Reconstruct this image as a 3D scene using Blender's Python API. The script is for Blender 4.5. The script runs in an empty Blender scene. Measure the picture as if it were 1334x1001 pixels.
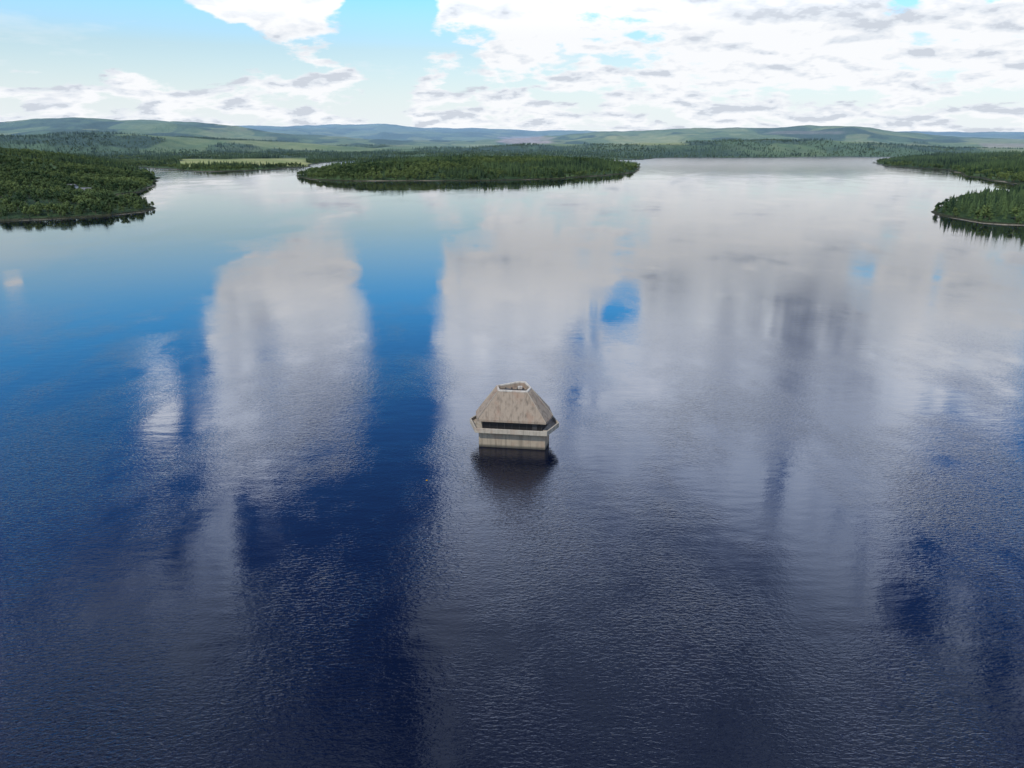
import bpy, bmesh, math, random
import numpy as np
from mathutils import Vector
random.seed(7); rng=np.random.default_rng(11)
scene=bpy.context.scene
# ---------------------------------------------------------------- camera calibration
CAMH=60.0; F=925.0; CX=667.0; CY=500.5; HOR=186.0
P=math.atan((CY-HOR)/F); SP,CP=math.sin(P),math.cos(P)
def ray(x,y):
    u=(x-CX)/F; v=(CY-y)/F
    return (u, CP+v*SP, -SP+v*CP)
def ground(x,y):
    u,wy,z=ray(x,y); t=CAMH/-z
    return (u*t,wy*t)
def azel(x,y):
    u,wy,z=ray(x,y)
    return (math.degrees(math.atan2(u,wy)), math.degrees(math.atan2(abs(z),math.hypot(u,wy))))
def tanel(x,y):
    u,wy,z=ray(x,y); return z/math.hypot(u,wy)
def azr(x,y=186): 
    u,wy,z=ray(x,y); return math.atan2(u,wy)

cam=bpy.data.cameras.new("camera"); camo=bpy.data.objects.new("camera",cam)
scene.collection.objects.link(camo); scene.camera=camo
cam.sensor_width=36; cam.lens=36*F/1334; cam.clip_start=0.5; cam.clip_end=60000
camo.location=(0,0,CAMH); camo.rotation_euler=(math.pi/2-P,0,0)
scene.view_settings.view_transform='Standard'; scene.view_settings.look='None'; scene.view_settings.exposure=0

# ---------------------------------------------------------------- node helpers
class NT:
    def __init__(s,tree): s.t=tree; s.n=tree.nodes; s.l=tree.links
    def node(s,typ,**k):
        n=s.n.new(typ)
        for a,b in k.items(): setattr(n,a,b)
        return n
    def put(s,inp,val):
        if isinstance(val,bpy.types.NodeSocket): s.l.new(val,inp)
        elif val is not None: inp.default_value=val
    def math(s,op,a,b=None,c=None,clamp=False):
        n=s.node('ShaderNodeMath',operation=op,use_clamp=clamp)
        s.put(n.inputs[0],a); s.put(n.inputs[1],b); s.put(n.inputs[2],c)
        return n.outputs[0]
    def vmath(s,op,a,b=None):
        n=s.node('ShaderNodeVectorMath',operation=op)
        s.put(n.inputs[0],a); s.put(n.inputs[1],b)
        return n.outputs['Value'] if op in('LENGTH','DISTANCE','DOT_PRODUCT') else n.outputs[0]
    def mr(s,v,a,b,c=0.,d=1.,smooth=True):
        n=s.node('ShaderNodeMapRange'); n.interpolation_type='SMOOTHSTEP' if smooth else 'LINEAR'
        s.put(n.inputs[0],v); 
        for i,q in enumerate((a,b,c,d)): s.put(n.inputs[i+1],q)
        return n.outputs[0]
    def noise(s,vec,scale,detail=4,rough=.5,dist=0.,color=False,dim='3D'):
        n=s.node('ShaderNodeTexNoise',noise_dimensions=dim)
        s.put(n.inputs['Vector'],vec); n.inputs['Scale'].default_value=scale
        n.inputs['Detail'].default_value=detail; n.inputs['Roughness'].default_value=rough
        n.inputs['Distortion'].default_value=dist
        return n.outputs['Color' if color else 'Fac']
    def mix(s,f,a,b,mode='MIX'):
        n=s.node('ShaderNodeMix',data_type='RGBA',blend_type=mode)
        s.put(n.inputs[0],f); s.put(n.inputs[6],a); s.put(n.inputs[7],b)
        return n.outputs[2]
    def ramp(s,f,stops,interp='LINEAR'):
        n=s.node('ShaderNodeValToRGB'); r=n.color_ramp; r.interpolation=interp
        while len(r.elements)<len(stops): r.elements.new(.5)
        for e,(p,c) in zip(r.elements,stops): e.position=p; e.color=(*c,1) if len(c)==3 else c
        s.put(n.inputs[0],f); return n.outputs[0]
    def comb(s,x,y,z):
        n=s.node('ShaderNodeCombineXYZ')
        for i,q in enumerate((x,y,z)): s.put(n.inputs[i],q)
        return n.outputs[0]
    def sep(s,v):
        n=s.node('ShaderNodeSeparateXYZ'); s.put(n.inputs[0],v); return n.outputs
def mat(name):
    m=bpy.data.materials.new(name); m.use_nodes=True
    b=m.node_tree.nodes['Principled BSDF']
    return m,NT(m.node_tree),b

# ---------------------------------------------------------------- world: sky and clouds
sunv=Vector((-0.42,-0.62,0.80)).normalized()
sun_el=math.asin(sunv.z); sun_az=math.atan2(sunv.x,sunv.y)
w=bpy.data.worlds.new("World"); scene.world=w; w.use_nodes=True
w.cycles.sampling_method='NONE'
N=NT(w.node_tree); bg=w.node_tree.nodes['Background']
sky=N.node('ShaderNodeTexSky'); sky.sky_type='NISHITA'; sky.sun_disc=False
sky.sun_elevation=sun_el; sky.sun_rotation=sun_az; sky.altitude=200; sky.air_density=1; sky.dust_density=1.0; sky.ozone_density=2
tc=N.node('ShaderNodeTexCoord'); D=tc.outputs['Generated']
sx,sy,sz=N.sep(D)
zc=N.math('MAXIMUM',sz,0.0)
el=N.math('MULTIPLY',N.math('ARCSINE',zc),57.2958)
az=N.math('MULTIPLY',N.math('ARCTAN2',sx,sy),57.2958)
ae=N.comb(az,el,0.)
wn=N.noise(ae,0.16,2,.55,color=True)
wamt=N.comb(N.mr(el,4,25,2.,6.),N.mr(el,4,25,1.,6.),0.)
aew=N.vmath('ADD',ae,N.vmath('MULTIPLY',N.vmath('SUBTRACT',wn,(.5,.5,.5)),wamt))
den=N.math('ADD',zc,0.26)
Pp=N.comb(N.math('DIVIDE',sx,den),N.math('DIVIDE',sy,den),0.)
def blobs(lst,start):
    acc=start
    for (x,y,rx,ry,wgt) in lst:
        a,e=azel(x,y)
        a2,_=azel(x+rx,y); _,e2=azel(x,y+ry) if y>HOR else azel(x,y-ry)
        s_=(1/max(abs(a2-a),.2),1/max(abs(e2-e),.2),0)
        d=N.vmath('LENGTH',N.vmath('MULTIPLY',N.vmath('SUBTRACT',aew,(a,e,0)),s_))
        acc=N.math('ADD',acc,N.mr(d,0.15,1.25,wgt,0.))
    return acc
# cloud cover (+) and open sky (-); overhead sky is surveyed through its reflection in the lake
cov=[(60,30,330,75,-.13),(250,70,180,40,-.10),(520,45,110,50,-.08),(385,12,60,24,.14),(700,8,60,22,.10),
 (1000,60,420,70,.045),(1250,60,200,90,.045),
 (70,330,260,60,-.34),(100,430,200,150,-.42),(90,620,240,140,-.40),(14,368,34,26,.70),(210,545,48,75,.46),(5,590,40,80,.20),
 (380,350,90,45,.28),(310,440,55,70,.30),(400,440,80,90,.26),(320,570,60,70,.26),(360,478,32,22,-.30),
 (525,400,50,190,-.44),(500,640,75,140,-.44),(430,760,110,150,-.36),(430,640,80,60,-.25),
 (680,440,110,170,.22),(640,650,90,150,.2),(600,800,80,150,.15),(812,405,28,34,-.48),(742,480,18,60,-.26),
 (950,440,200,200,.25),(1200,430,130,120,.2),(1262,635,85,90,-.40),(1320,760,50,160,-.24),(1210,380,30,60,-.15),
 (160,850,190,130,.2),(850,750,280,200,.25),(1000,950,500,120,.2),(470,890,90,90,-.34),(1130,560,70,100,.2)]
bias=blobs(cov,N.mr(el,0,5,.07,.03))
streak=N.noise(N.vmath('MULTIPLY',ae,(.34,.040,1)),1.0,3,.6)
streak=N.math('MULTIPLY',N.math('SUBTRACT',streak,.5),N.mr(el,7,13,0.,1.))
n1=N.noise(Pp,3.9,7,.57,.1)
n1u=N.noise(N.vmath('ADD',Pp,(-.02,-.06,0)),3.9,4,.55,.1)
n1s=N.math('ADD',N.math('MULTIPLY',N.math('SUBTRACT',n1,.5),N.mr(el,7.5,12,1.,.42)),.5)
dens=N.math('ADD',N.math('ADD',n1s,bias),N.math('MULTIPLY',streak,.7))
cloud=N.mr(dens,N.mr(el,8,16,.475,.44),N.mr(el,8,16,.565,.61))
bl=[(400,370,80,60,.34),(700,340,140,90,.30),(320,590,70,70,.35),(690,450,90,120,.15),(1060,420,90,150,-.26),(960,520,120,70,-.16),
 (860,740,200,110,-.32),(650,650,80,110,.2),(590,720,50,150,.34),(1200,440,110,90,.28),(210,540,60,70,.35),(1000,300,300,60,.28),(14,368,40,30,.3),
 (150,760,160,70,-.30),(120,900,150,80,.08),(1180,650,60,150,.08),(760,640,60,60,-.1),(1050,860,250,90,-.20),(640,860,70,90,.2),
 (1200,20,170,35,-.10),(860,500,40,30,.2)]
bright=blobs(bl,.70)
puff=N.math('MULTIPLY',N.math('SUBTRACT',n1,n1u),N.mr(el,6,13,-2.8,-.5))
thick=N.mr(dens,.56,.76,.0,N.mr(el,8,13,.20,.08))
bright=N.math('ADD',N.math('SUBTRACT',bright,thick),puff)
bright=N.math('ADD',bright,N.math('MULTIPLY',streak,1.3))
bright=N.math('ADD',bright,N.mr(el,7,13,.20,-.02))
bright=N.math('MAXIMUM',bright,N.mr(el,8.5,13,.56,0.))
cc=N.ramp(bright,[(0.0,(.11,.135,.20)),(.35,(.34,.385,.48)),(.65,(.76,.81,.88)),(.95,(.96,.975,1.0))])
cboost=N.math('MULTIPLY',N.mr(el,7,19,1.0,2.8),N.mr(el,24,40,1.,.28))
cc=N.vmath('MULTIPLY',cc,N.comb(N.math('MULTIPLY',cboost,N.mr(el,8,34,1.,.74)),N.math('MULTIPLY',cboost,N.mr(el,8,34,1.,.88)),N.math('MULTIPLY',cboost,N.mr(el,8,34,1.,1.22))))
tint=N.ramp(N.math('DIVIDE',el,90.),[(0,(1.1,1.12,1.1)),(.07,(1.1,1.27,1.22)),(.10,(.85,1.6,1.9)),(.14,(.50,1.95,2.8)),(.23,(.38,1.5,2.8)),(.34,(.36,.80,1.8)),(.5,(.18,.31,.72))])
blue=N.vmath('MULTIPLY',sky.outputs[0],tint)
blue=N.vmath('MULTIPLY',blue,(.12,.12,.12))
veil=N.math('MULTIPLY',N.mr(N.noise(N.vmath('MULTIPLY',ae,(.5,2.0,1)),.12,5,.65),.35,.68),N.mr(el,3,12,.8,.04))
hz=N.math('MAXIMUM',veil,N.mr(el,0,7.5,.92,.20))
hz=N.math('MULTIPLY',hz,N.mr(el,8,12,1.,.2))
blue=N.mix(hz,blue,(.86,.92,.97,1))
final=N.mix(cloud,blue,cc)
final=N.vmath('MULTIPLY',final,(10,10,10))
N.l.new(final,bg.inputs[0]); bg.inputs[1].default_value=0.1

sl=bpy.data.lights.new("sun","SUN"); sl.energy=3.6; sl.angle=math.radians(.5); sl.color=(1,.95,.87)
so=bpy.data.objects.new("sun",sl); scene.collection.objects.link(so)
so.rotation_euler=sunv.to_track_quat('Z','Y').to_euler(); so.location=(0,0,500)

# ---------------------------------------------------------------- numpy noise
perm=rng.random((256,256))
def vnoise(x,y):
    xi=np.floor(x).astype(int); yi=np.floor(y).astype(int); fx=x-xi; fy=y-yi
    fx=fx*fx*(3-2*fx); fy=fy*fy*(3-2*fy)
    g=lambda a,b: perm[a&255,b&255]
    return (g(xi,yi)*(1-fx)+g(xi+1,yi)*fx)*(1-fy)+(g(xi,yi+1)*(1-fx)+g(xi+1,yi+1)*fx)*fy
def fbm(x,y,o=5):
    s=0;a=.5;t=0
    for i in range(o):
        s=s+a*vnoise(x*2**i+17.3*i,y*2**i+9.1*i); t+=a; a*=.5
    return s/t
def sstep(a,b,x):
    t=np.clip((x-a)/(b-a),0,1); return t*t*(3-2*t)
def sdf(poly,X,Y):
    best=np.full(X.shape,1e18); inside=np.zeros(X.shape,bool); n=len(poly)
    for i in range(n):
        x1,y1=poly[i]; x2,y2=poly[(i+1)%n]; dx,dy=x2-x1,y2-y1
        t=np.clip(((X-x1)*dx+(Y-y1)*dy)/(dx*dx+dy*dy+1e-9),0,1)
        best=np.minimum(best,(X-x1-t*dx)**2+(Y-y1-t*dy)**2)
        c=((y1>Y)!=(y2>Y))&(X<(dx)*(Y-y1)/(dy if abs(dy)>1e-9 else 1e-9)+x1)
        inside^=c
    d=np.sqrt(best); return np.where(inside,d,-d)
G=lambda pts:[ground(*p) for p in pts]
polyA=G([(-300,300),(0,289),(60,287),(110,284),(150,280),(185,276),(196,271),(178,265),(150,263),(125,258),(150,254),(188,250),(206,240),(203,233),(185,226),(165,221),(150,217.5),(60,215),(-300,214.5)])
polyB=G([(392,230),(405,234),(470,236),(560,235.5),(640,235),(720,233),(790,229),(830,223.5),(838,219),(830,217),(700,215.5),(560,215.5),(470,217),(420,222)])
polyE=G([(1140,213),(1155,216.5),(1190,219),(1225,221),(1260,228),(1290,235),(1310,239),(1400,245),(1700,250),(1700,212),(1300,210),(1200,210),(1155,210.5)])
polyF=G([(1213,276),(1222,281),(1250,286),(1280,291),(1310,293),(1500,297),(1800,300),(1800,255),(1334,252),(1290,258),(1240,265),(1218,271)])
mainl=[(-700,214),(-300,213),(100,214.5),(170,218),(235,221),(250,224),(300,223),(360,221),(402,218),(408,214.5),(430,211.5),(480,210),(560,209.3),(650,209.5),(760,209.5),(835,208.5),(870,206.0),(1000,206.0),(1060,204.8),(1140,204.8),(1334,205),(2000,205.5)]
polyD=G(mainl)+[(30000,6000),(30000,40000),(-30000,40000),(-30000,3000)]
def interp_ridge(pts,A):
    a=[azr(x) for x,y in pts]; t=[tanel(x,y) for x,y in pts]
    return np.interp(A,a,t)
Rn=[(-500,174),(0,173),(100,174),(200,176),(300,181),(400,186),(480,190),(600,191),(700,188),(800,185),(900,182),(1000,180),(1080,182),(1150,186),(1230,191),(1334,192),(1800,190)]
Rm=[(-500,158),(0,158),(100,156),(200,157),(280,163),(330,169),(400,177),(480,182),(550,184),(620,184),(700,180),(760,174),(840,171),(900,168),(980,166),(1060,166),(1130,168),(1180,174),(1230,180),(1334,183),(1800,182)]
Rf=[(-500,160),(0,162),(150,160),(200,160),(290,165),(360,165),(440,163),(500,164),(560,168),(620,168),(700,172),(800,172),(900,172),(1000,170),(1100,171),(1200,174),(1334,174),(1800,174)]
def height(X,Y):
    R=np.hypot(X,Y); A=np.arctan2(X,Y)
    jit=(fbm(X/32,Y/32,4)-.5)*16*np.clip(R/1000,.5,1.6)+(fbm(X/140+2,Y/140,3)-.5)*34*np.clip(R/1200,.4,1.4)
    h=np.full(X.shape,-6.0)
    def mass(poly,H,L,j=1.0):
        sd=sdf(poly,X,Y)+jit*j
        up=1.4*np.clip(sd/3,0,1)+H*(1-np.exp(-np.clip(sd-3,0,None)/L))
        return np.where(sd>0,up,np.maximum(sd*.25,-6)),sd
    nz=.7+.6*fbm(X/260+5,Y/260,3)
    hA,sA=mass(polyA,7+44*sstep(-350,-900,X)*nz,160)
    hB,sB=mass(polyB,24*nz,150)
    hE,sE=mass(polyE,24*nz,180)
    hF,sF=mass(polyF,9*nz,50,.5)
    sD=sdf(polyD,X,Y)+jit
    Rw=R+(fbm(X/900,Y/900,4)-.5)*1800
    am=(fbm(X/600+3,Y/1000+8,5)-.5)
    rn=(CAMH+interp_ridge(Rn,A)*4300-12)*(1+am*.8)*np.exp(-((Rw-4300)/600)**2)
    rm=(CAMH+interp_ridge(Rm,A)*6700-4)*(1+am*.24)*np.exp(-((Rw-6700)/1300)**2)
    rf=(CAMH+interp_ridge(Rf,A)*11000)*(1+am*.12)*np.exp(-((Rw-11000)/2600)**2)
    k=6.0
    m=np.maximum(np.maximum(rn,rm),rf); 
    sm=m+k*np.log(np.exp((rn-m)/k)+np.exp((rm-m)/k)+np.exp((rf-m)/k))
    sm=sm+ sstep(3700,6000,R)*(fbm(X/350+9,Y/350,4)-.5)*44
    sm=sm*sstep(0,500,sD)
    hD=np.where(sD>0,1.4*np.clip(sD/6,0,1)+4*sstep(0,200,sD)+np.maximum(sm,0),np.maximum(sD*.25,-6))
    for q in (hA,hB,hE,hF,hD): h=np.maximum(h,q)
    return h,(sA,sB,sE,sF,sD)
def project(X,Y,Z):
    dz=Z-CAMH; f=Y*CP-dz*SP; up=Y*SP+dz*CP
    return CX+F*X/f, CY-F*up/f
def cover(X,Y,H):
    """land use masks: meadow, heath, open moor"""
    px,py=project(X,Y,H); R=np.hypot(X,Y)
    wob=(fbm(X/130,Y/130,3)-.5)*1.0
    def box(x0,x1,y0,y1,s=6,sy=1.2):
        q=px+wob*30; r=py+wob*2.5
        return sstep(x0-s,x0+s,q)*(1-sstep(x1-s,x1+s,q))*sstep(y0-sy,y0+sy,r)*(1-sstep(y1-sy,y1+sy,r))
    far=(R>2000)
    meadow=box(232,404,207,222)*far*(R<3600)
    meadow=np.maximum(meadow,box(790,890,177,189)*far*.9)
    meadow=np.maximum(meadow,box(1255,1420,181,188)*far*.7)
    meadow=np.maximum(meadow,sstep(.66,.69,fbm(X/260+70,Y/330+31,2))*sstep(3700,4300,R)*.5)
    heath=np.maximum(box(655,715,178,187)*far, box(1000,1100,171,175,12)*far*.35)
    heath=np.maximum(heath,box(1280,1420,187,193)*far*.6)
    pale=box(740,1000,190,194,20,2)*far*.35
    blocks=sstep(.54,.58,fbm(X/300+40,Y/420+11,2))*sstep(3300,4000,R)*.75
    return meadow,heath,np.maximum(pale,blocks)

# ---------------------------------------------------------------- terrain
NB,NR=820,620
bear=np.radians(np.linspace(-56,56,NB)); rad=480*np.exp(np.linspace(0,math.log(15000/480),NR))
B_,R_=np.meshgrid(bear,rad); X=(R_*np.sin(B_)).ravel(); Y=(R_*np.cos(B_)).ravel()
H,_s=height(X,Y)
me=bpy.data.meshes.new("terrain")
vi=np.arange(NB*NR).reshape(NR,NB)
faces=np.stack([vi[:-1,:-1],vi[:-1,1:],vi[1:,1:],vi[1:,:-1]],-1).reshape(-1,4)
keep=(H[faces]>-5.5).any(1); faces=faces[keep]
me.vertices.add(len(X)); me.vertices.foreach_set("co",np.stack([X,Y,H],1).ravel())
me.loops.add(faces.size); me.loops.foreach_set("vertex_index",faces.ravel())
me.polygons.add(len(faces)); me.polygons.foreach_set("loop_start",np.arange(len(faces))*4)
me.update(calc_edges=True); me.validate()
me.polygons.foreach_set("use_smooth",np.ones(len(me.polygons),bool))
meadow,heath,pale=cover(X,Y,H)
ca=me.color_attributes.new("cover","FLOAT_COLOR","POINT")
ca.data.foreach_set("color",np.stack([meadow,heath,pale,np.ones_like(X)],1).ravel())
terr=bpy.data.objects.new("hills_terrain",me); scene.collection.objects.link(terr)

def haze(Nn,col,c=(.19,.30,.38,1)):  # aerial haze painted into the base colour, stronger with distance from the origin
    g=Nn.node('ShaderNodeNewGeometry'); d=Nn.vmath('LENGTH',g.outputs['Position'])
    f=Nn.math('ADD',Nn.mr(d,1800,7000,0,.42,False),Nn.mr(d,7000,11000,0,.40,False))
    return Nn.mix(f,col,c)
m,T,b=mat("hillside_forest_and_fields")
g=T.node('ShaderNodeNewGeometry'); pos=g.outputs['Position']; px_,py_,pz_=T.sep(pos)
at=T.node('ShaderNodeAttribute',attribute_name="cover"); cs=T.sep(at.outputs['Color'])
nf=T.noise(pos,.035,6,.75); nm=T.noise(pos,.0022,5,.6)
forest=T.ramp(nf,[(.3,(.008,.020,.009)),(.5,(.022,.044,.018)),(.7,(.055,.085,.030))])
forest=T.mix(T.mr(nm,.46,.60),forest,T.mix(.6,forest,(.085,.135,.045,1)))
moor=T.ramp(T.noise(pos,.01,5,.6),[(.35,(.080,.13,.038)),(.65,(.17,.205,.07))])
mead=T.ramp(T.noise(pos,.012,5,.6),[(.35,(.15,.19,.055)),(.65,(.29,.28,.11))])
hea=T.ramp(T.noise(pos,.02,4,.6),[(.35,(.24,.18,.15)),(.65,(.36,.29,.25))])
c=T.mix(cs[2],forest,moor); c=T.mix(cs[0],c,mead); c=T.mix(cs[1],c,hea)
shn=T.noise(pos,.008,3,.65)
shore=T.mr(T.math('ADD',pz_,T.math('MULTIPLY',T.math('SUBTRACT',1.,shn),4.0)),1.75,2.15,1,0)
low=T.mix(T.noise(pos,.08,3),(.014,.020,.010,1),(.045,.045,.026,1))
c=T.mix(T.mr(pz_,1.0,1.7,1,0),c,low)
c=T.mix(shore,c,T.mix(T.noise(pos,.3,4),(.24,.21,.16,1),(.12,.11,.085,1)))
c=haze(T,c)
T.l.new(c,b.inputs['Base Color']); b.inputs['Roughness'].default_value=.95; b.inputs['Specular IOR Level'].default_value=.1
bp=T.node('ShaderNodeBump'); bp.inputs['Strength'].default_value=.9; bp.inputs['Distance'].default_value=14
T.l.new(T.noise(pos,.05,4,.7),bp.inputs['Height']); T.l.new(bp.outputs[0],b.inputs['Normal'])
me.materials.append(m)

# ---------------------------------------------------------------- tree prototypes
def foliage(name,c0,c1):
    m,T,b=mat(name)
    oi=T.node('ShaderNodeObjectInfo'); g=T.node('ShaderNodeNewGeometry')
    v=T.math('ADD',T.math('MULTIPLY',oi.outputs['Random'],.6),T.math('MULTIPLY',g.outputs['Random Per Island'],.4))
    big=T.noise(g.outputs['Position'],.008,2,.6)
    v=T.math('ADD',v,T.math('MULTIPLY',T.math('SUBTRACT',big,.5),2.8),clamp=True)
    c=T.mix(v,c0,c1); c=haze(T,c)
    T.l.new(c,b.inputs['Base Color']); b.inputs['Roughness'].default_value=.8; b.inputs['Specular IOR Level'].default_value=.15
    return m
bark,T,b=mat("bark"); b.inputs['Roughness'].default_value=.9
g=T.node('ShaderNodeNewGeometry'); T.l.new(T.mix(T.noise(g.outputs['Position'],2,4),(.05,.035,.025,1),(.11,.085,.06,1)),b.inputs['Base Color'])
con_m=foliage("conifer_needles",(.008,.022,.012,1),(.060,.095,.032,1))
bro_m=foliage("broadleaf_leaves",(.016,.038,.014,1),(.100,.135,.040,1))
def trunk(bm,h,r):
    for i in range(6):
        a0,a1=i*math.pi/3,(i+1)*math.pi/3
        v=[bm.verts.new((r*math.cos(a0),r*math.sin(a0),-1)),bm.verts.new((r*math.cos(a1),r*math.sin(a1),-1)),
           bm.verts.new((r*.15*math.cos(a1),r*.15*math.sin(a1),h)),bm.verts.new((r*.15*math.cos(a0),r*.15*math.sin(a0),h))]
        f=bm.faces.new(v); f.material_index=1
def conifer(i,rnd):
    bm=bmesh.new(); h=1.0*rnd.uniform(.9,1.1); trunk(bm,h*.97,.022)
    for v in bm.verts: v.co.z=max(v.co.z,-.06)
    L=12
    for k in range(L):
        t=k/(L-1); z=h*(.10+.86*t); r=(.205*(1-t)**.85+.018)*rnd.uniform(.85,1.1); n=8 if t<.6 else 5
        off=rnd.random()*6
        for j in range(n):
            a=off+j*2*math.pi/n+rnd.uniform(-.2,.2); rr=r*rnd.uniform(.7,1.18); wd=.55*2*math.pi*rr/n
            ca,sa=math.cos(a),math.sin(a)
            p0=Vector((0,0,z+.05)); tip=Vector((ca*rr,sa*rr,z-.05-.25*rr+rnd.uniform(-.015,.015)))
            mid=p0.lerp(tip,.6)
            l=mid+Vector((-sa*wd,ca*wd,-.03)); q=mid+Vector((sa*wd,-ca*wd,-.03))
            vs=[bm.verts.new(x) for x in (p0,l,tip,q)]; bm.faces.new(vs)
    me=bpy.data.meshes.new("conifer_mesh"); bm.to_mesh(me); bm.free()
    me.materials.append(con_m); me.materials.append(bark)
    return bpy.data.objects.new("conifer",me)
def broadleaf(i,rnd):
    bm=bmesh.new(); trunk(bm,.6,.03)
    for v in bm.verts: v.co.z=max(v.co.z,-.06)
    cl=[(Vector((rnd.uniform(-.2,.2),rnd.uniform(-.2,.2),rnd.uniform(.35,.82))),rnd.uniform(.13,.22)) for _ in range(8)]
    for c,r in cl:
        v=[bm.verts.new((.012,0,.3)),bm.verts.new((-.012,0,.3)),bm.verts.new(c)]; f=bm.faces.new(v); f.material_index=1
        for _ in range(26):
            d=Vector((rnd.gauss(0,1),rnd.gauss(0,1),rnd.gauss(0,1))).normalized()
            p=c+d*r*rnd.uniform(.6,1.05); s=rnd.uniform(.035,.07)
            nrm=(d+Vector((rnd.uniform(-.5,.5),rnd.uniform(-.5,.5),rnd.uniform(-.2,.7)))).normalized()
            t1=nrm.orthogonal().normalized(); t2=nrm.cross(t1)
            vs=[bm.verts.new(p+t1*s*math.cos(q)+t2*s*math.sin(q)) for q in (0,1.3,2.9,4.4)]
            bm.faces.new(vs)
    me=bpy.data.meshes.new("broadleaf_mesh"); bm.to_mesh(me); bm.free()
    me.materials.append(bro_m); me.materials.append(bark)
    return bpy.data.objects.new("broadleaf",me)
def proto(nm,fn,n):
    col=bpy.data.collections.new(nm); r=random.Random(3)
    for i in range(n): col.objects.link(fn(i,r))
    return col
ccon=proto("conifer_kinds",conifer,4); cbro=proto("broadleaf_kinds",broadleaf,4)
def scatter(name,pts,scl,col):
    me=bpy.data.meshes.new(name); me.vertices.add(len(pts)); me.vertices.foreach_set("co",pts.astype(np.float32).ravel())
    a=me.attributes.new("tsize","FLOAT","POINT"); a.data.foreach_set("value",scl.astype(np.float32))
    ob=bpy.data.objects.new(name,me); scene.collection.objects.link(ob)
    ng=bpy.data.node_groups.new(name+"_gn","GeometryNodeTree")
    ng.interface.new_socket(name="Geometry",in_out='INPUT',socket_type='NodeSocketGeometry')
    ng.interface.new_socket(name="Geometry",in_out='OUTPUT',socket_type='NodeSocketGeometry')
    n=ng.nodes; l=ng.links; gi=n.new('NodeGroupInput'); go=n.new('NodeGroupOutput')
    ip=n.new('GeometryNodeInstanceOnPoints'); ci=n.new('GeometryNodeCollectionInfo')
    ci.inputs['Collection'].default_value=col; ci.inputs['Separate Children'].default_value=True; ci.inputs['Reset Children'].default_value=True
    rv=n.new('FunctionNodeRandomValue'); rv.data_type='FLOAT_VECTOR'
    rv.inputs[0].default_value=(-.04,-.04,0); rv.inputs[1].default_value=(.04,.04,6.28)
    na=n.new('GeometryNodeInputNamedAttribute'); na.data_type='FLOAT'; na.inputs['Name'].default_value="tsize"
    ip.inputs['Pick Instance'].default_value=True
    l.new(gi.outputs[0],ip.inputs['Points']); l.new(ci.outputs[0],ip.inputs['Instance'])
    l.new(rv.outputs[0],ip.inputs['Rotation']); l.new(na.outputs['Attribute'],ip.inputs['Scale'])
    l.new(ip.outputs[0],go.inputs[0])
    md=ob.modifiers.new("scatter",'NODES'); md.node_group=ng
    return ob
def sample(r0,r1,dens,amax=44):
    area=.5*(2*math.radians(amax))*(r1*r1-r0*r0); n=int(area*dens)
    r=np.sqrt(rng.random(n)*(r1*r1-r0*r0)+r0*r0); a=(rng.random(n)*2-1)*math.radians(amax)
    return r*np.sin(a),r*np.cos(a)
CP_,CS_,BP_,BS_=[],[],[],[]
for (r0,r1,dn,s0,s1) in [(480,1400,1/42.,7,15),(1400,2700,1/80.,8,15),(2700,5300,1/340.,8,13)]:
    x,y=sample(r0,r1,dn); h,sd=height(x,y)
    md,he,pl=cover(x,y,h)
    k=(h>1.0)&(md<.35)&(he<.35)&(pl<.3+.3*rng.random(len(x)))
    gap=fbm(x/60,y/60,3); k&=(gap>.30)
    x,y,h=x[k],y[k],h[k]; sA=sd[0][k]; sF=sd[3][k]
    s=rng.uniform(s0,s1,len(x))*(.65+.7*fbm(x/110,y/110,3))
    mixn=fbm(x/170+31,y/170+7,3)
    bro=(mixn>.56)|((sA>0)&(mixn>.40))|((h<3.6)&(rng.random(len(x))<.6))
    bro&=~((sF>0)&(h>3.0))
    s=np.where(bro,s*.72,s); s=np.where(h<1.6,s*.6,s)
    p=np.stack([x,y,h-.1],1)
    CP_.append(p[~bro]);CS_.append(s[~bro]);BP_.append(p[bro]);BS_.append(s[bro])
scatter("conifer_forest",np.concatenate(CP_),np.concatenate(CS_),ccon)
scatter("broadleaf_woodland",np.concatenate(BP_),np.concatenate(BS_),cbro)
print("trees",sum(map(len,CP_)),sum(map(len,BP_)))

# ---------------------------------------------------------------- water
bm=bmesh.new(); S=16000
bm.faces.new([bm.verts.new(v) for v in ((-S,-2000,0),(S,-2000,0),(S,S,0),(-S,S,0))])
wm=bpy.data.meshes.new("lake_water"); bm.to_mesh(wm); bm.free()
wo=bpy.data.objects.new("lake_water",wm); scene.collection.objects.link(wo)
m,T,b=mat("lake_water")
g=T.node('ShaderNodeNewGeometry'); pos=g.outputs['Position']
r1=T.noise(T.vmath('MULTIPLY',pos,(.55,1.25,1)),2.0,2,.62,.6)
r2=T.noise(T.vmath('MULTIPLY',pos,(.35,1.,1)),.40,1,.5)
patch=T.mr(T.noise(T.vmath('MULTIPLY',pos,(1,.6,1)),.024,4,.62),.38,.62,.15,1.6)
wy=T.sep(pos)[1]
calm=T.mr(wy,50,330,1.3,.17)   # sheltered in the middle reach, breeze on the open far water
calm=T.math('ADD',calm,T.mr(wy,1300,2400,0.,2.2))
hgt=T.math('ADD',T.math('MULTIPLY',T.math('MULTIPLY',r1,patch),.042),T.math('MULTIPLY',r2,.026))
hgt=T.math('MULTIPLY',hgt,calm)
bp=T.node('ShaderNodeBump'); bp.inputs['Strength'].default_value=1; bp.inputs['Distance'].default_value=1.0
T.l.new(hgt,bp.inputs['Height']); T.l.new(bp.outputs[0],b.inputs['Normal'])
b.inputs['Base Color'].default_value=(.0006,.0025,.010,1); b.inputs['IOR'].default_value=1.48
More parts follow.
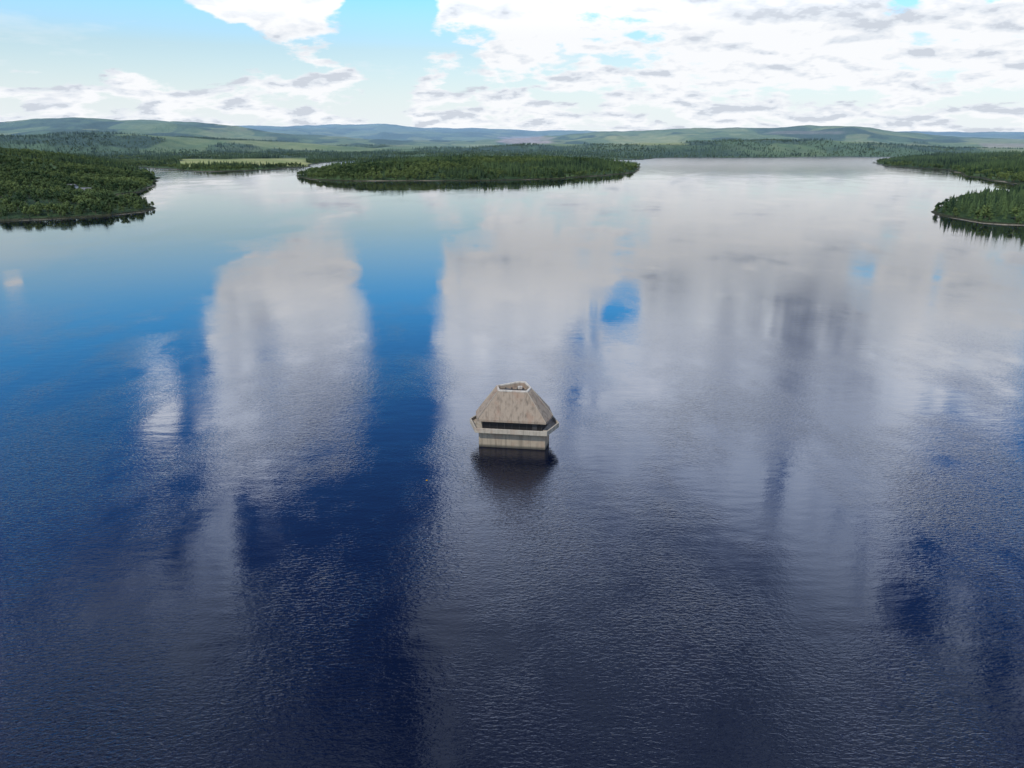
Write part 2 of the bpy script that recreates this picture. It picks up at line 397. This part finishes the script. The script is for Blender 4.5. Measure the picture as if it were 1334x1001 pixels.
T.l.new(T.mr(wy,1200,2400,.02,.16),b.inputs['Roughness'])
wm.materials.append(m)

# ---------------------------------------------------------------- valve tower
def concrete(name,c0,c1,stain,seam=2.35):
    m,T,b=mat(name); tcn=T.node('ShaderNodeTexCoord'); o=tcn.outputs['Object']; ox,oy,oz=T.sep(o)
    base=T.mix(T.noise(o,1.2,6,.65),c0,c1)
    streak=T.noise(T.vmath('MULTIPLY',o,(1.7,1.7,.16)),1.0,4,.55)
    base=T.mix(T.mr(streak,.45,.72,0,.75),base,stain)
    blot=T.noise(T.vmath('MULTIPLY',o,(.45,.45,.3)),1.0,4,.6)
    base=T.mix(T.mr(blot,.5,.68,0,.45),base,(.22,.135,.09,1))
    fr=T.math('PINGPONG',ox,seam/2); line=T.mr(fr,0,.05,.6,0)
    base=T.mix(line,base,(.06,.05,.04,1))
    T.l.new(base,b.inputs['Base Color']); b.inputs['Roughness'].default_value=.88; b.inputs['Specular IOR Level'].default_value=.25
    bpn=T.node('ShaderNodeBump'); bpn.inputs['Strength'].default_value=.4; bpn.inputs['Distance'].default_value=.05
    T.l.new(T.noise(o,9,5,.7),bpn.inputs['Height']); T.l.new(bpn.outputs[0],b.inputs['Normal'])
    return m,T,b,base,oz
m_roof,*_=concrete("weathered_roof_concrete",(.205,.162,.12,1),(.265,.215,.158,1),(.10,.08,.06,1))
m_wall,Tw,bw,basew,oz=concrete("tower_wall_concrete",(.24,.195,.14,1),(.31,.26,.185,1),(.14,.115,.083,1),3.4)
Tw.l.new(Tw.mix(Tw.mr(oz,.15,.8,.85,0),basew,(.035,.035,.028,1)),bw.inputs['Base Color'])
m_led,*_=concrete("parapet_concrete",(.27,.235,.18,1),(.35,.31,.245,1),(.165,.145,.11,1),2.6)
m_rim,*_=concrete("coping_concrete",(.34,.31,.26,1),(.43,.40,.34,1),(.22,.20,.17,1),99)
m_dark,T,b=mat("dark_glazing"); b.inputs['Base Color'].default_value=(.006,.006,.007,1); b.inputs['Roughness'].default_value=.5
m_met,T,b=mat("painted_steel"); b.inputs['Base Color'].default_value=(.035,.035,.035,1); b.inputs['Metallic'].default_value=.2; b.inputs['Roughness'].default_value=.6
def hexa(a,b_,c,z,zb=None):
    zb=z if zb is None else zb; zm=(z+zb)/2
    return [(-a,0,zm),(-b_,-c,z),(b_,-c,z),(a,0,zm),(b_,c,zb),(-b_,c,zb)]
tower=bpy.data.objects.new("valve_tower",None); scene.collection.objects.link(tower)
tower.location=(0.45,138.9,0); tower.rotation_euler=(0,0,math.radians(-7.5)); tower.scale=(1.02,1.02,1.02)
def part(name,loops,material,closed=False,caps=(True,True),bev=.04):
    bm=bmesh.new(); L=[[bm.verts.new(v) for v in lp] for lp in loops]; n=len(L[0])
    pairs=list(zip(L[:-1],L[1:]))+([(L[-1],L[0])] if closed else [])
    for p,q in pairs:
        for i in range(n): bm.faces.new((p[i],p[(i+1)%n],q[(i+1)%n],q[i]))
    if not closed:
        if caps[0]: bm.faces.new(L[0][::-1])
        if caps[1]: bm.faces.new(L[-1])
    bmesh.ops.recalc_face_normals(bm,faces=bm.faces)
    if bev: bmesh.ops.bevel(bm,geom=list(bm.edges),offset=bev,segments=1,affect='EDGES')
    me=bpy.data.meshes.new(name); bm.to_mesh(me); bm.free(); me.materials.append(material)
    o=bpy.data.objects.new(name,me); scene.collection.objects.link(o); o.parent=tower; return o
def box(name,loc,size,material,rot=0,parent=tower,bev=.02):
    bm=bmesh.new(); bmesh.ops.create_cube(bm,size=1)
    for v in bm.verts: v.co=Vector((v.co.x*size[0],v.co.y*size[1],v.co.z*size[2]))
    if bev: bmesh.ops.bevel(bm,geom=list(bm.edges),offset=bev,segments=1,affect='EDGES')
    me=bpy.data.meshes.new(name); bm.to_mesh(me); bm.free(); me.materials.append(material)
    o=bpy.data.objects.new(name,me); scene.collection.objects.link(o); o.parent=parent; o.location=loc; o.rotation_euler=(0,0,rot); return o
part("shaft_wall",[hexa(7.3,6.8,3.7,-6),hexa(7.3,6.8,3.7,3.45)],m_wall)
part("ledge_slab",[hexa(8.7,6.9,4.8,3.45),hexa(9.25,7.2,5.15,3.75),hexa(9.25,7.2,5.15,3.95)],m_led)
part("parapet",[hexa(9.3,7.25,5.2,3.6),hexa(9.3,7.25,5.2,4.6),hexa(8.95,7.0,4.92,4.6),hexa(8.95,7.0,4.92,3.6)],m_led,closed=True)
part("gallery_glazing",[hexa(6.9,6.1,3.4,3.9),hexa(6.9,6.1,3.4,5.95)],m_dark,bev=0)
part("roof_fascia",[hexa(7.55,6.6,4.1,5.75),hexa(8.0,6.95,4.42,5.78),hexa(8.0,6.95,4.42,6.18),hexa(7.6,6.6,4.1,6.2)],m_roof,bev=.02)
def topl(g,z0,z1):
    # opening: low front edge, apex at the back right
    pts=[(-3.6-g,.0),(-3.0-g,-1.95-g),(2.9+g,-1.95-g),(3.5+g,-.3),(2.1+g*.6,2.0+g),(.7-g*.6,2.0+g)]
    return [(x,y,z0+(z1-z0)*(y+1.95)/3.95) for x,y in pts]
part("roof_slopes",[hexa(7.93,6.9,4.37,6.19),topl(0,11.6,12.35),topl(-.3,11.55,12.3),topl(-.4,10.9,11.4)],m_roof,bev=.03)
part("roof_coping",[topl(.08,11.52,12.27),topl(.05,11.75,12.5),topl(-.30,11.75,12.5),topl(-.30,11.4,12.1)],m_rim,closed=True,bev=.02)
for i,x in enumerate((-1.8,-.6,.6,1.8)): box(f"well_beam_{i}",(x,-.3,11.45),(.16,2.4,.2),m_met)
box("well_cross_beam",(0,-.3,11.46),(5.2,.16,.18),m_met)
box("vent_housing",(1.2,.2,11.7),(.9,.7,.6),m_rim); box("hatch",(-1.2,-.8,11.5),(.9,.7,.4),m_met)
k=0
for x in np.linspace(-6.0,6.0,9):
    for s in (-1,1):
        box(f"mullion_{k}",(x,s*3.48,4.85),(.12,.12,1.85),m_met); k+=1
def beam(name,p,q,r,material):
    p,q=Vector(p),Vector(q); d=q-p; o=box(name,(p+q)/2,(r,r,d.length),material); o.rotation_euler=d.to_track_quat('Z','Y').to_euler(); return o
lo,hi=hexa(7.95,6.92,4.39,6.2),topl(.02,11.6,12.35)
for i in range(6): beam(f"hip_rib_{i}",lo[i],hi[i],.12,m_led)
box("access_door",(4.6,-3.45,4.8),(1.0,.2,1.7),m_met)

# ---------------------------------------------------------------- small things
m_yel,T,b=mat("yellow_buoy_paint"); b.inputs['Base Color'].default_value=(.30,.16,.008,1); b.inputs['Roughness'].default_value=.7; b.inputs['Specular IOR Level'].default_value=.1
m_wht,T,b=mat("white_boat_paint"); b.inputs['Base Color'].default_value=(.65,.65,.63,1); b.inputs['Roughness'].default_value=.35
m_slate,T,b=mat("slate_roof"); b.inputs['Base Color'].default_value=(.12,.12,.13,1); b.inputs['Roughness'].default_value=.8
def buoy(x,y,s=1.):
    gx,gy=ground(x,y); bm=bmesh.new(); prof=[(0,-.3),(.35,-.25),(.5,0),(.46,.12),(.3,.24),(.1,.28),(.08,.4),(0,.4)]
    n=14; L=[[bm.verts.new((r*s*math.cos(2*math.pi*i/n),r*s*math.sin(2*math.pi*i/n),z*s)) for i in range(n)] for r,z in prof[1:-1]]
    for p,q in zip(L[:-1],L[1:]):
        for i in range(n): bm.faces.new((p[i],p[(i+1)%n],q[(i+1)%n],q[i]))
    bm.faces.new(L[0][::-1]); bm.faces.new(L[-1])
    me=bpy.data.meshes.new("buoy"); bm.to_mesh(me); bm.free(); me.materials.append(m_yel)
    o=bpy.data.objects.new("buoy",me); scene.collection.objects.link(o); o.location=(gx,gy,0)
buoy(556,626,.4)
def boat(x,y,rot,L=7):
    gx,gy=ground(x,y); bm=bmesh.new(); secs=[(-.5,.16,.0),(-.2,.19,.0),(.15,.17,.01),(.38,.09,.03),(.5,.005,.06)]
    rows=[]
    for t,w_,s in secs: rows.append([bm.verts.new((t*L,a*L,z*L)) for a,z in ((-w_,.10+s),(-w_*.7,.0),(0,-.04),(w_*.7,.0),(w_,.10+s))])
    for p,q in zip(rows[:-1],rows[1:]):
        for i in range(4): bm.faces.new((p[i],q[i],q[i+1],p[i+1]))
        bm.faces.new((p[4],q[4],q[0],p[0]))
    bm.faces.new(rows[0])
    r=bmesh.ops.create_cube(bm,size=1)
    for v in r['verts']: v.co=Vector((v.co.x*L*.3,v.co.y*L*.2,v.co.z*L*.12+L*.16))
    me=bpy.data.meshes.new("motor_boat"); bm.to_mesh(me); bm.free(); me.materials.append(m_wht)
    o=bpy.data.objects.new("motor_boat",me); scene.collection.objects.link(o); o.location=(gx,gy,.1); o.rotation_euler=(0,0,rot)
for x,y,r in ((141,258.5,.3),(148,259.2,1.2),(158,260,.1),(152,261,.7)): boat(x,y,r)
jet=bpy.data.objects.new("jetty",None); scene.collection.objects.link(jet); gj=ground(146,260.3); jet.location=(gj[0],gj[1],0)
m_wood,T,b=mat("weathered_timber"); b.inputs['Base Color'].default_value=(.30,.26,.21,1)
box("deck",(0,0,.6),(34,2.2,.2),m_wood,parent=jet)
for i in range(8): box(f"pile_{i}",(-15+i*4.3,1.0,0),(.25,.25,2.4),m_wood,parent=jet)
def lodge(x,y,Lx,Ly,rot):
    gx,gy=ground(x,y); hz,_=height(np.array([gx]),np.array([gy])); e=bpy.data.objects.new("lodge_building",None); scene.collection.objects.link(e)
    e.location=(gx,gy,float(hz[0])); e.rotation_euler=(0,0,rot)
    box("walls",(0,0,1.5),(Lx,Ly,5),m_wht,parent=e)
    bm=bmesh.new(); a,b_=Lx/2+.4,Ly/2+.4
    v=[bm.verts.new(q) for q in ((-a,-b_,4),(a,-b_,4),(a,b_,4),(-a,b_,4),(-a,0,6.6),(a,0,6.6))]
    for f in ((0,1,5,4),(2,3,4,5),(0,4,3),(1,2,5),(0,3,2,1)): bm.faces.new([v[i] for i in f])
    me=bpy.data.meshes.new("roof"); bm.to_mesh(me); bm.free(); me.materials.append(m_slate)
    o=bpy.data.objects.new("roof",me); scene.collection.objects.link(o); o.parent=e
    for i in range(4): box(f"window_{i}",(-Lx/2+Lx*(i+.5)/4,-Ly/2-.02,2.2),(1.4,.1,1.2),m_dark,parent=e)
lodge(112,256,16,8,.2); lodge(96,254.5,11,7,-.3)
